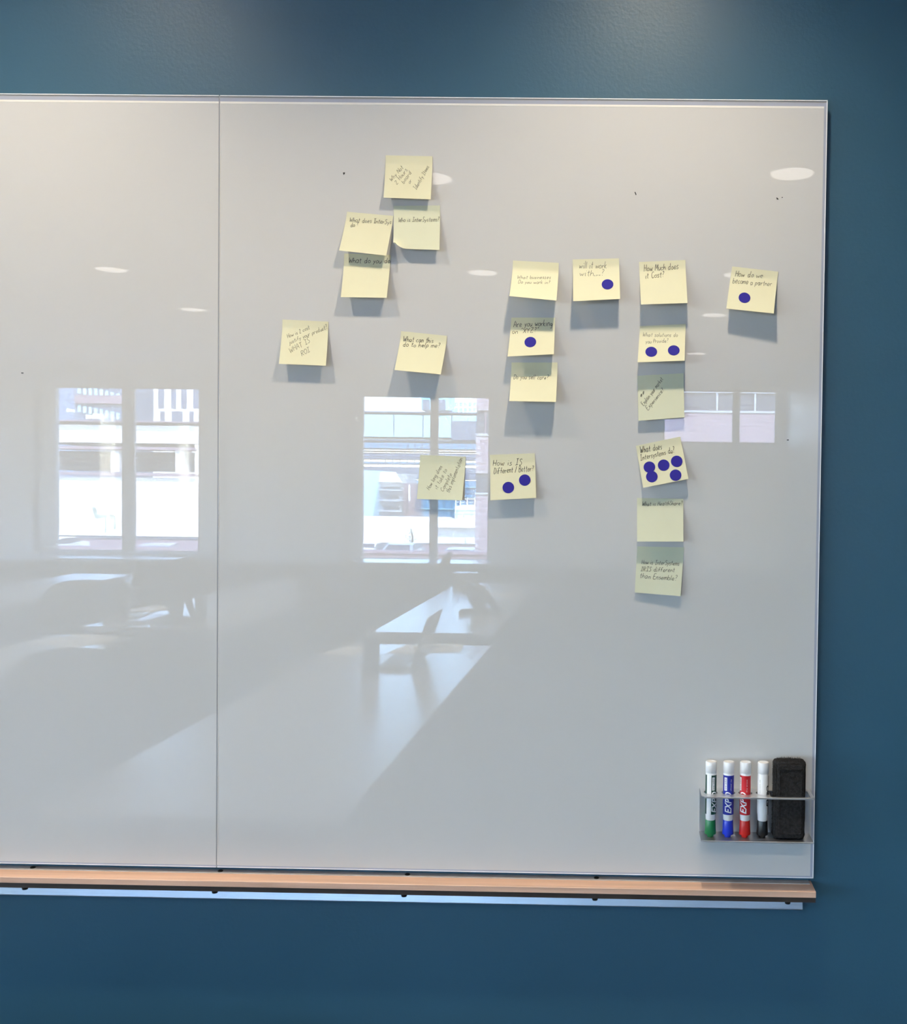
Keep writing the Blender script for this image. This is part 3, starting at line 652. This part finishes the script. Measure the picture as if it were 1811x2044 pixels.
table(xl_, xr_, yb, ys - .003, 'grey meeting table second from the board in the right row')
xr2 = vz(985, 1265, TZ).x; xl2 = vz(748, 1258, TZ).x
table(xl2, xr2, (yc + yd) / 2 + .003, yc, 'grey meeting table third from the board in the right row')
table(xl2, xr2, yd, (yc + yd) / 2 - .003, 'grey meeting table under the windows in the right row')
xq = vz(167, 1250, TZ).x; yq = vz(167, 1250, TZ).y
table(xq, xq + .76, yd, yq, 'grey meeting table at the far end of the left row')
pq = vz(112, 1267, TZ); table(xq, xq + .76, pq.y, pq.y + 1.5, 'grey meeting table second from the board in the left row')
table(xq, xq + .76, pq.y + 1.506, pq.y + 2.7, 'grey meeting table nearest the board in the left row')
p5 = vz(290, 1156, TZ); table(p5.x - .76, p5.x, p5.y - .4, p5.y + 2.2, 'grey meeting table in the outermost row by the left wall')

def chair0():
    t = empty('office_chair', (0, 0, 0), label='x', cat='chair', group='black office chairs between the tables')
    bm_ = bmesh.new(); abox(bm_, -.24, .24, -.23, .24, .44, .50, .025, 3); bmobj('seat', bm_, M['chair'], t, True)
    # rounded backrest, slightly curved
    V, F = [], []; nn = 20; outline = []
    for i in range(nn * 2):
        a = 2 * PI * i / (nn * 2); ca, sa = math.cos(a), math.sin(a)
        ex = abs(ca) ** .62 * (1 if ca > 0 else -1) * (.235 if sa > 0 else .20); ez = abs(sa) ** .62 * (1 if sa > 0 else -1) * .23
        outline.append((ex, ez))
    for off in (0, .035):
        V.append((0, -.245 - off, .74))
        for (a, b) in outline: V.append((a, -.27 - off - .02 * (b / .23) + .9 * a * a, .74 + b))
    k = len(outline) + 1
    for i in range(len(outline)):
        j = (i + 1) % len(outline); F += [(0, 1 + i, 1 + j), (k, k + 1 + j, k + 1 + i), (1 + i, k + 1 + i, k + 1 + j, 1 + j)]
    mesh('backrest', V, F, M['chair'], t, smooth=False)
    for s in (-1, 1): tube('armrest', [(s * .27, -.12, .46), (s * .29, -.1, .66), (s * .29, .0, .68), (s * .29, .14, .68)], .018, M['chair'], t)
    lathe('post', [(.028, .09), (.028, .30), (.018, .31), (.018, .45)], M['metal'], t, 16)
    tube('back_bracket', [(0, -.1, .44), (0, -.26, .45), (0, -.31, .56)], .022, M['chair'], t)
    for i in range(5):
        a = 2 * PI * i / 5 + .3; bse = tube('base_arm', [(0, 0, .11), (.16 * math.cos(a), .16 * math.sin(a), .095), (.29 * math.cos(a), .29 * math.sin(a), .07)], [.026, .02, .014], M['chair'], t)
        lathe('caster', [(.015, -.012), (.027, -.010), (.027, .010), (.015, .012)], M['plastic_k'], t, 14, loc=(.29 * math.cos(a), .29 * math.sin(a), .027), axis='X')
    return t
ch = chair0(); first = [True]
def chair(x, y, rz, label):
    if first[0]: first[0] = False; ch.location = (x, y, 0); ch.rotation_euler = (0, 0, rz); ch['label'] = label; return ch
    return dup(ch, (x, y, 0), rz, label)
# the backrest is on the chair's -Y side; rz turns it
def chair_at(px, py, zt, rz, label):      # back seen at that mirrored pixel
    p = vz(px, py, zt); q = Matrix.Rotation(R(rz), 3, 'Z') @ Vector((0, -.29, 0))
    o = chair(p.x - q.x, max(p.y - q.y, YF + .95), R(rz), label); o.scale = (1, 1, zt / .97); return o      # seats stand at different heights
chair_at(155, 1296, .95, 12, 'black office chair beside the near end of the left row')
chair_at(322, 1262, .90, 0, 'black office chair between the two rows near the gap')
chair_at(24, 1350, 1.0, 10, 'black office chair nearest the board at the far left')
chair(-1.73, -4.05, R(100), 'black office chair fourth from the board in the aisle')
chair(-1.73, -4.95, R(-85), 'black office chair fifth from the board in the aisle')
chair(-1.73, -5.85, R(-95), 'black office chair sixth from the board in the aisle')
chair(-1.73, -6.75, R(84), 'black office chair last in the aisle before the counter')
chair_at(168, 1158, .856, -10, 'black office chair facing the outermost table')
chair_at(320, 1121, .88, -52, 'first of two black chairs silhouetted against the left window')
chair_at(383, 1112, .83, -60, 'second of two black chairs silhouetted against the left window')
# things on the tables
def laptop(x, y, rz, open_deg, label):
    t = empty('laptop', (x, y, TZ), rz, label, 'laptop', 'laptops on the meeting tables')
    box('base', -.16, .16, -.11, .11, 0, .016, M['silver'], t, .003)
    box('keyboard', -.14, .14, -.02, .09, .016, .018, M['keys'], t)
    s_ = box('screen', -.16, .16, 0, .008, 0, .215, M['silver'], t, .002); s_.location = (0, .11, .012); s_.rotation_euler = (R(-(open_deg - 90)), 0, 0)
    d_ = box('display', -.15, .15, -.0008, 0, .012, .205, M['screen'], s_); return t
p = vz(835, 1325, TZ); laptop(p.x - .11, p.y, R(-90), 108, 'open laptop seen from its side beside the water bottle')
p = vz(266, 1240, TZ); laptop(p.x, p.y - .05, R(90), 100, 'open laptop on the far table of the left row')
p = vz(930, 1172, TZ); o = box('storage_box', -.09, .09, -.06, .06, 0, .11, M['silver'], None, .004); o.location = p; tag(o, 'small pale grey box at the window end of the right row', 'box')
p = vz(740, 1345, TZ); b_ = empty('water_bottle', (p.x, p.y, TZ), label='dark cylindrical water bottle beside the open laptop', cat='bottle')
lathe('bottle_body', [(.030, 0), (.034, .003), (.034, .135), (.030, .15), (.018, .16), (.016, .165)], M['bottle'], b_, 28)
lathe('bottle_cap', [(.019, .163), (.019, .182), (.014, .186), (.006, .188)], M['silver'], b_, 20)
p = vz(402, 1231, TZ); b_ = empty('drinking_cup', (p.x, p.y, TZ), label='dark tumbler on the far table of the left row', cat='cup')
lathe('cup_body', [(.026, 0), (.029, .002), (.036, .105)], M['plastic_k'], b_, 24); lathe('lid', [(.037, .105), (.037, .112), (.030, .116)], M['plastic_k'], b_, 24)
def sheet(px, py, w, d, rz, label):
    p = vz(px, py, TZ); o = box('paper_sheet', -w / 2, w / 2, -d / 2, d / 2, 0, .003, M['paperw']); o.location = (p.x, p.y, TZ); o.rotation_euler = (0, 0, R(rz)); tag(o, label, 'paper', 'papers on the tables')
sheet(828, 1297, .17, .24, 8, 'white paper sheet behind the open laptop'); sheet(886, 1294, .17, .24, -6, 'white paper sheet lying right of the laptop screen')
sheet(155, 1279, .30, .34, 20, 'white paper stack on the second table of the left row'); sheet(1000, 1187, .26, .3, 5, 'white paper sheet beyond the black desk stand'); sheet(700, 1300, .15, .22, 20, 'white notepad left of the water bottle')
p = vz(300, 1214, TZ); sheet(300, 1216, .2, .28, 10, 'white paper sheet behind the laptop of the left row')
def stand(px, py, h, label):
    p = vz(px, py, TZ); t = empty('desk_stand', (p.x, p.y, TZ), label=label, cat='stand', group='black desk stands')
    tube('stand_body', [(.0, 0, .012), (.005, 0, h * .2), (-.01, 0, h * .55), (-.02, 0, h * .85), (-.025, 0, h)], [.035, .035, .06, .058, .02], M['plastic_k'], t, 16)
    tube('arm', [(-.03, 0, h * .75), (-.08, 0, h * .82), (-.10, 0, h * .7)], [.02, .02, .014], M['plastic_k'], t)
    tube('tail', [(.02, 0, h * .8), (.07, 0, h * .45), (.10, 0, h * .14), (.16, 0, .02)], [.022, .02, .018, .014], M['plastic_k'], t)
    for a in (20, 150, 210, 330): tube('foot', [(0, 0, .02), (.13 * math.cos(R(a)), .10 * math.sin(R(a)), .012)], [.02, .011], M['plastic_k'], t)
stand(957, 1226, .175, 'black desk stand with splayed feet on the right row'); stand(350, 1243, .26, 'taller black desk stand on the left row')
bx = vz(905, 1163, TZ)

# ================================================================== OUTSIDE (seen through the mirrored windows)
GZ = -3.3
def vbox(name, px0, px1, py0, py1, Z, depth, m_, parent=None, clampz=None):
    """box whose face toward the room spans these mirrored pixels at distance Z"""
    y = YMIR - Z; a = vy(px0, py0, y); b = vy(px1, py1, y); z0 = b.z if clampz is None else clampz
    ox, oy, oz = (parent.location if parent else (0, 0, 0))
    return box(name, a.x - ox, b.x - ox, y - depth - oy, y - oy, z0 - oz, a.z - oz, m_, parent)
struct(box('ground', -60, 60, -130, YF - .35, GZ - .3, GZ, M['asphalt']))
# low brick parapet right outside
Zp = 20.0
pa = empty('parapet_wall', (0, YMIR - Zp, GZ), label='low brick parapet wall just outside the windows', cat='wall')
zpt = vy(400, 1094, YMIR - Zp).z
box('parapet_body', -14, 3, -.25, 0, 0, zpt - GZ - .05, M['brick'], pa); box('coping', -14, 3, -.30, .05, zpt - GZ - .05, zpt - GZ, M['lilac'], pa)

# garage building with the sunlit white wall (first window)
ZG = 68.0; gy = YMIR - ZG
ga = vy(60, 838, gy); gb_ = vy(560, 1072, gy)
gr = empty('parking_garage', (ga.x, gy, GZ), label='white sunlit parking garage with a dark window band and mauve trim', cat='building')
xr_g = vy(560, 838, gy).x
vbox('wall', 40, 560, 846, 888, ZG, 10, M['white_b'], gr); vbox('wall', 40, 560, 950, 1074, ZG, 10, M['white_b'], gr)
vbox('roof_edge', 40, 560, 837, 846, ZG - .6, 10, M['lilac'], gr)
vbox('wall', 389, 560, 888, 950, ZG, 10, M['white_b'], gr)
vbox('lintel', 40, 389, 889, 899, ZG - .4, 2.5, M['lilac'], gr); vbox('sill', 40, 389, 941, 951, ZG - .4, 2.5, M['lilac'], gr)
vbox('recess_wall', 40, 389, 899, 941, ZG + 3, 5, M['dglass'], gr)
for (a, b) in ((-90, -73), (60, 77), (221, 238), (350, 366)): vbox('pillar', a, b, 899, 942, ZG - .1, 1.4, M['white_b'], gr)
for k in range(16):
    x = 44 + k * 27.5
    if x < 386: vbox('glazing_bar', x, x + 1.2, 899, 941, ZG + 2.9, .1, M['lilac'], gr)
vbox('glazing_bar', 40, 389, 920, 921.3, ZG + 2.88, .1, M['lilac'], gr)
vbox('base_wall', 40, 600, 1074, 1150, ZG - .2, 1, M['lilac'], gr, clampz=GZ); vbox('base_cap', 40, 600, 1070, 1078, ZG - .25, 1.2, M['bluegrey'], gr)
# stains on the white wall
def stain(pts, label, Z=ZG - .02):
    y = YMIR - Z; vs_ = [vy(a, b, y) for a, b in pts]; c_ = vs_[0].copy(); n_ = len(vs_)
    o = mesh('wall_stain', [v - c_ for v in vs_] + [v - c_ + Vector((0, .01, 0)) for v in vs_], [tuple(range(n_)), tuple(range(2 * n_ - 1, n_ - 1, -1))] + [(i, (i + 1) % n_, n_ + (i + 1) % n_, n_ + i) for i in range(n_)], M['grime'], gr)
    o.location = c_ - gr.location
stain([(183, 1012), (190, 1012), (194, 1027), (214, 1027), (214, 1034), (190, 1034)], ''); stain([(209, 1034), (212, 1034), (212, 1062), (209, 1062)], '')
stain([(219, 1026), (228, 1027), (232, 1042), (230, 1057), (226, 1057), (227, 1040), (219, 1034)], ''); stain([(110, 1007), (127, 1009), (127, 1011), (110, 1010)], '')
# grey office block above the garage, left pane
ob = empty('office_block', tuple(vy(150, 838, YMIR - 130)), label='blue grey office block with rows of small windows behind the garage', cat='building')
vbox('wall', -60, 152, 700, 850, 130, 8, M['bluegrey'], ob, clampz=GZ)
vbox('wall', 148, 262, 700, 850, 127, 6, M['slate'], ob, clampz=GZ)
for k in range(8):
    x = 155 + k * 11; vbox('window', x, x + 6, 768 + k * 2.5, 785 + k * 2.5, 126.9, .1, M['cyan'], ob); vbox('window', x, x + 6, 808 + k * 2.3, 822 + k * 2.2, 126.9, .1, M['cyan'], ob)
vbox('band', 148, 262, 788, 806, 126.5, .3, M['lilac'], ob)
for (a, b, c, d) in ((133, 139, 816, 822), (171, 182, 828, 836), (185, 198, 826, 836)): vbox('roof_vent', a, b, c, d, 100, 1, M['white_b'], ob)
# pale tower with vertical windows, right pane
tw = empty('pale_tower', tuple(vy(340, 838, YMIR - 150)), label='pale tower with tall narrow dark windows behind the garage', cat='building')
vbox('wall', 262, 560, 680, 850, 150, 8, M['white_b'], tw, clampz=GZ)
for (a, b) in ((277, 299), (316, 327), (342, 351), (362, 372), (386, 398), (410, 420), (436, 450)): vbox('window', a, b, 690, 815, 149.9, .1, M['slate'], tw)
for (a, b) in ((288, 300), (320, 328), (343, 364), (378, 386), (400, 410)): vbox('window', a, b, 821, 842, 149.9, .1, M['slate'], tw)

# glass hall (second window)
ZH = 190.0
gh = empty('glass_hall', tuple(vy(850, 1060, YMIR - ZH)), label='long pale building with cyan panels and blue glass bands', cat='building')
vbox('panel_wall', 640, 1100, 826, 876, ZH, 10, M['cyan'], gh); vbox('roof_band', 640, 1100, 819, 827, ZH - .4, 10, M['bluegrey'], gh)
for x in (665, 785.5, 844, 901): vbox('panel_joint', x, x + 1.3, 827, 876, ZH - .1, .2, M['slate'], gh)
vbox('window_bay', 902, 960, 840, 879, ZH - .2, .3, M['slate'], gh)
vbox('soffit', 640, 1100, 875, 884, ZH + 1, 9, M['bluegrey'], gh)
vbox('glass_band', 640, 1100, 882, 899, ZH + .2, 9, M['bglass'], gh); vbox('white_ledge', 640, 1100, 898, 902, ZH - .5, 9, M['white_b'], gh)
vbox('band', 640, 1100, 902, 920, ZH + .2, 9, M['bluegrey'], gh); vbox('dark_band', 640, 1100, 909, 915, ZH - .05, .3, M['lilac'], gh)
vbox('glass_band', 640, 1100, 920, 930, ZH + .1, 9, M['bglass'], gh); vbox('band', 640, 1100, 930, 960, ZH + .2, 9, M['slate'], gh)
for k in range(24): vbox('mullion', 652 + k * 14.6, 653.2 + k * 14.6, 883, 930, ZH - .1, .2, M['slate'], gh)
vbox('glass_wall', 820, 1100, 958, 1050, ZH + .4, 8, M['bglass'], gh)
for yy in (972, 992, 1016): vbox('white_ledge', 824, 1100, yy, yy + 2.6, ZH - .1, .4, M['cyan'], gh)
for yy in (982, 1030): vbox('dark_band', 824, 1100, yy, yy + 6, ZH + .2, .3, M['slate'], gh)
for k in range(12): vbox('mullion', 828 + k * 14.6, 829 + k * 14.6, 990, 1030, ZH + .1, .2, M['slate'], gh)
vbox('penthouse', 841, 897, 788, 819, ZH - 1, 6, M['cyan'], gh)
for (a, b) in ((844, 857), (873, 889)): vbox('penthouse_window', a, b, 798, 818, ZH - 1.2, .2, M['slate'], gh)
for r_ in range(2):
    for k in range(6): vbox('far_window', 908 + k * 9, 914 + k * 9, 803 + r_ * 11, 811 + r_ * 11, ZH - .3, .3, M['cyan'], gh)
# louvred tower
lt = empty('louvred_tower', tuple(vy(770, 1040, YMIR - 110)), label='pale tower with four slanted concrete sunshades', cat='building')
vbox('wall', 640, 757, 938, 1050, 110, 6, M['cyan'], lt); vbox('core', 757, 812, 945, 1050, 112, 5, M['concrete'], lt); vbox('dark_core', 806, 826, 965, 1050, 111, 4, M['lilac'], lt); vbox('pipe', 815.5, 818, 968, 1000, 109.6, .4, M['white_b'], lt)
y55 = YMIR - 109.2
for k in range(5):
    yy = 942 + k * 21
    q = [vy(760, yy, y55), vy(790, yy, y55), vy(803, yy + 21 if k == 0 else yy + 17, y55 + 4.4), vy(757, yy + 20 if k == 0 else yy + 16, y55 + 4.4)]
    c_ = q[0].copy(); q = [v - c_ for v in q]; qq = q + [v + Vector((0, -1, -.5)) for v in q]
    o = mesh('sunshade', qq, [(0, 1, 2, 3), (7, 6, 5, 4), (0, 4, 5, 1), (1, 5, 6, 2), (2, 6, 7, 3), (3, 7, 4, 0)], M['white_b'] if k == 0 else M['concrete'], lt); o.location = c_ - lt.location
# low white building in front
ZW = 68.0
lw_ = empty('low_white_building', tuple(vy(850, 1080, YMIR - ZW)), label='low bright white building behind the parked cars', cat='building')
vbox('wall', 640, 862, 1036, 1082, ZW, 8, M['white_b'], lw_, clampz=GZ); vbox('wall', 862, 960, 1052, 1082, ZW + .1, 8, M['white_b'], lw_, clampz=GZ); vbox('roof', 862, 960, 1042, 1054, ZW - .6, 8, M['white_b'], lw_)
vbox('side_block', 908, 960, 1010, 1052, ZW + 9, 6, M['white_b'], lw_)
vbox('base_strip', 640, 960, 1082, 1086, ZW - .3, 1, M['bluegrey'], lw_); vbox('base_wall', 640, 960, 1085, 1150, ZW - .2, 1, M['lilac'], lw_, clampz=GZ)
for x in (904, 930): vbox('down_pipe', x, x + 1.5, 1066, 1082, ZW - .2, .2, M['white_b'], lw_)
# railing on the side block
rl = empty('roof_railing', tuple(vy(930, 1010, YMIR - ZW - 8)), label='white roof railing at the right of the second window', cat='railing')
vbox('rail', 908, 960, 995, 997, ZW + 8, .1, M['white_b'], rl); vbox('rail', 908, 960, 1002, 1003.5, ZW + 8, .1, M['white_b'], rl)
for x in (909, 918, 932, 947): vbox('post', x, x + 2, 994, 1010, ZW + 8, .1, M['white_b'], rl)
# brick wing at the right with a window strip
ZB_ = 34.0; by = YMIR - ZB_
bw = empty('brick_wing', tuple(vy(962, 1100, by)), label='red brick wing of the building outside the second and third windows', cat='building')
xa, xb = vy(950, 900, by).x, vy(1130, 900, by).x
zz = [vy(962, q, by).z for q in (700, 819, 868, 945, 985)]
def bseg(n_, x0, x1, z0, z1, m_, yo=0, dep=.4):
    L = bw.location; return box(n_, x0 - L.x, x1 - L.x, by - dep - L.y + yo, by - L.y + yo, z0 - L.z, z1 - L.z, m_, bw)
bseg('brick_wall', xa, xb, zz[1], 9.0, M['mortar']); bseg('brick_wall', xa, xb, zz[3], zz[2], M['mortar']); bseg('brick_wall', xa, xb, GZ, zz[4], M['mortar'])
bseg('window_strip', xa, xb, zz[2], zz[1], M['dglass'], -.1); bseg('window_strip', xa, xb, zz[4], zz[3], M['dglass'], -.1)
bseg('stone_sill', xa, xb, zz[2] - .03, zz[2] + .04, M['concrete'], .06); bseg('stone_sill', xa, xb, zz[4] - .03, zz[4] + .03, M['concrete'], .06)
for k in range(8): bseg('glazing_bar', xa + .28 + k * .5, xa + .32 + k * .5, zz[2], zz[1], M['lilac'], -.06, .06)
def courses(parent, xa, xb, z0, z1, skip):
    # courses of separate bricks, far too many and too small to count singly: one joined part
    V, F = [], []; bl_, bh_ = .30, .10; row = 0; z = z0
    while z < z1:
        if not any(a - .05 < z + bh_ and z < b + .02 for a, b in skip):
            x = xa + (0 if row % 2 else bl_ / 2)
            while x < xb:
                q = len(V); x0_, x1_ = x + .006, min(x + bl_ - .009, xb); p0, p1 = z + .006, z + bh_ - .008; y0_, y1_ = -.002, .014 + random.uniform(-.003, .003)
                for yv in (y0_, y1_): V += [(x0_, yv, p0), (x1_, yv, p0), (x1_, yv, p1), (x0_, yv, p1)]
                F += [(q + 4, q + 5, q + 6, q + 7), (q, q + 1, q + 5, q + 4), (q + 2, q + 3, q + 7, q + 6), (q + 1, q + 2, q + 6, q + 5), (q + 3, q, q + 4, q + 7)]
                x += bl_
        z += bh_; row += 1
    L = parent.location
    o = mesh('brickwork', [(v[0] - L.x, v[1] + by - L.y, v[2] - L.z) for v in V], F, M['brick2'], parent); o['kind'] = 'stuff'
courses(bw, xa, xb, GZ + .2, 7.0, [(zz[2], zz[1]), (zz[4], zz[3])])
# second wing outside the third window
w3a, w3b = vy(1150, 820, by).x, vy(1660, 820, by).x; zs0, zs1 = vy(1440, 821, by).z, vy(1440, 784, by).z
b3 = empty('brick_wing', tuple(vy(1160, 1100, by)), label='brick wing with a row of dark windows, outside the third window', cat='building')
L3 = b3.location
def bseg3(n_, x0, x1, z0, z1, m_, yo=0, dep=.4): return box(n_, x0 - L3.x, x1 - L3.x, by - dep - L3.y + yo, by - L3.y + yo, z0 - L3.z, z1 - L3.z, m_, b3)
bseg3('brick_wall', w3a, w3b, GZ, zs0, M['mortar']); bseg3('brick_wall', w3a, w3b, zs1, 8.0, M['concrete']); bseg3('window_strip', w3a, w3b, zs0, zs1, M['dglass'], -.1)
bseg3('stone_sill', w3a, w3b, zs0 - .05, zs0 + .01, M['concrete'], .06)
for px in (1280, 1356, 1432, 1508, 1584):
    x_ = vy(px, 800, by).x; bseg3('pier', x_ - .03, x_ + .03, zs0, zs1, M['concrete'], -.02, .1)
courses(b3, w3a + 1.6, w3b - .8, vy(1440, 905, by).z, zs0 - .06, [])
# parked cars
def car(px, py_roof, Z, paint, rz, label, rear=False, L_=4.4, hh=1.45):
    p = vz(px, py_roof, GZ + hh); gz = GZ
    t = empty('parked_car', (p.x, p.y, gz), rz, label, 'car', 'cars parked outside the windows')
    prof = [(-.5, .30), (-.5, .62), (-.47, .72), (-.30, .80), (-.19, .97), (.08, 1.0), (.26, .95), (.40, .72), (.5, .66), (.5, .30)]
    n_ = len(prof); V = []
    for s_, k_ in ((-.88, 1), (.88, 1)):
        for (a, b) in prof: V.append((a * L_, s_ * (1 if b < .75 else .82), b * hh))
    F = [tuple(range(n_))[::-1], tuple(range(n_, 2 * n_))] + [(i, (i + 1) % n_, n_ + (i + 1) % n_, n_ + i) for i in range(n_)]
    body = mesh('body', V, F, M[paint], t); bv = body.modifiers.new('b', 'BEVEL'); bv.width = .06; bv.segments = 3; bv.limit_method = 'ANGLE'
    for s_ in (-1, 1):
        q = [(-.27, .78), (-.17, .94), (.07, .965), (.22, .93), (.35, .76)]; V = [(a * L_, s_ * (.885 if b < .8 else .77), b * hh) for a, b in q]; V += [(v[0], v[1] + s_ * .03, v[2]) for v in V]
        mesh('side_window', V, [(0, 1, 2, 3, 4), (9, 8, 7, 6, 5)] + [(i, (i + 1) % 5, 5 + (i + 1) % 5, 5 + i) for i in range(5)], M['dglass'], t)
        for xw in (-.32, .32): lathe('wheel', [(.20, -.1), (.31, -.1), (.32, -.08), (.32, .08), (.31, .1), (.20, .1)], M['tyre'], t, 20, loc=(xw * L_, s_ * .80, .32), axis='Y')
    for (a, b, c, d) in ((-.29, .81, -.2, .95), (.385, .755, .275, .935)):
        sg = -.03 if a < 0 else .03; V = []
        for e in (0, sg):
            V += [(a * L_ + e, -.70, b * hh), (a * L_ + e, .70, b * hh), (c * L_ + e, .62, d * hh), (c * L_ + e, -.62, d * hh)]
        mesh('windscreen', V, [(0, 1, 2, 3), (7, 6, 5, 4), (0, 4, 5, 1), (1, 5, 6, 2), (2, 6, 7, 3), (3, 7, 4, 0)], M['dglass'], t)
    for s_ in (-1, 1): box('tail_lamp', .493 * L_, .507 * L_, s_ * .75 - .1, s_ * .75 + .1, .55 * hh, .68 * hh, M['car_r'], t)
    box('number_plate', .498 * L_, .506 * L_, -.26, .26, .38 * hh, .46 * hh, M['plate'], t)
    return t
car(112, 1071, 24, 'car_w', R(90), 'white car cut by the left edge of the first window')
car(316, 1084, 22, 'car_s', R(78), 'silver blue car outside the first window, right pane')
car(734, 1081, 23, 'car_w', R(-90), 'white car at the left of the second window')
car(806, 1082, 23, 'car_s', R(90), 'silver car showing its rear with red lamps outside the second window')
car(925, 1092, 21, 'car_s', R(96), 'blue grey car at the right of the second window', L_=3.6)
# shrub before the white building
sb = empty('small_shrub', tuple(vy(822, 1072, YMIR - 64)), label='small sparse shrub before the low white building', cat='shrub')
tube('stem', [(0, 0, -2.4), (.06, 0, 0), (-.04, 0, .45)], [.06, .05, .03], M['tyre'], sb, 6)
V, F = [], []
for k in range(260):
    c_ = Vector((random.gauss(0, .28), random.gauss(0, .2), random.uniform(-.5, .5))); q = len(V)
    for _ in range(3): V.append(c_ + Vector((random.uniform(-.06, .06), random.uniform(-.1, .1), random.uniform(-.06, .06))))
    F.append((q, q + 1, q + 2))
fo = mesh('foliage', V, F, M['foliage'], sb); fo['kind'] = 'stuff'
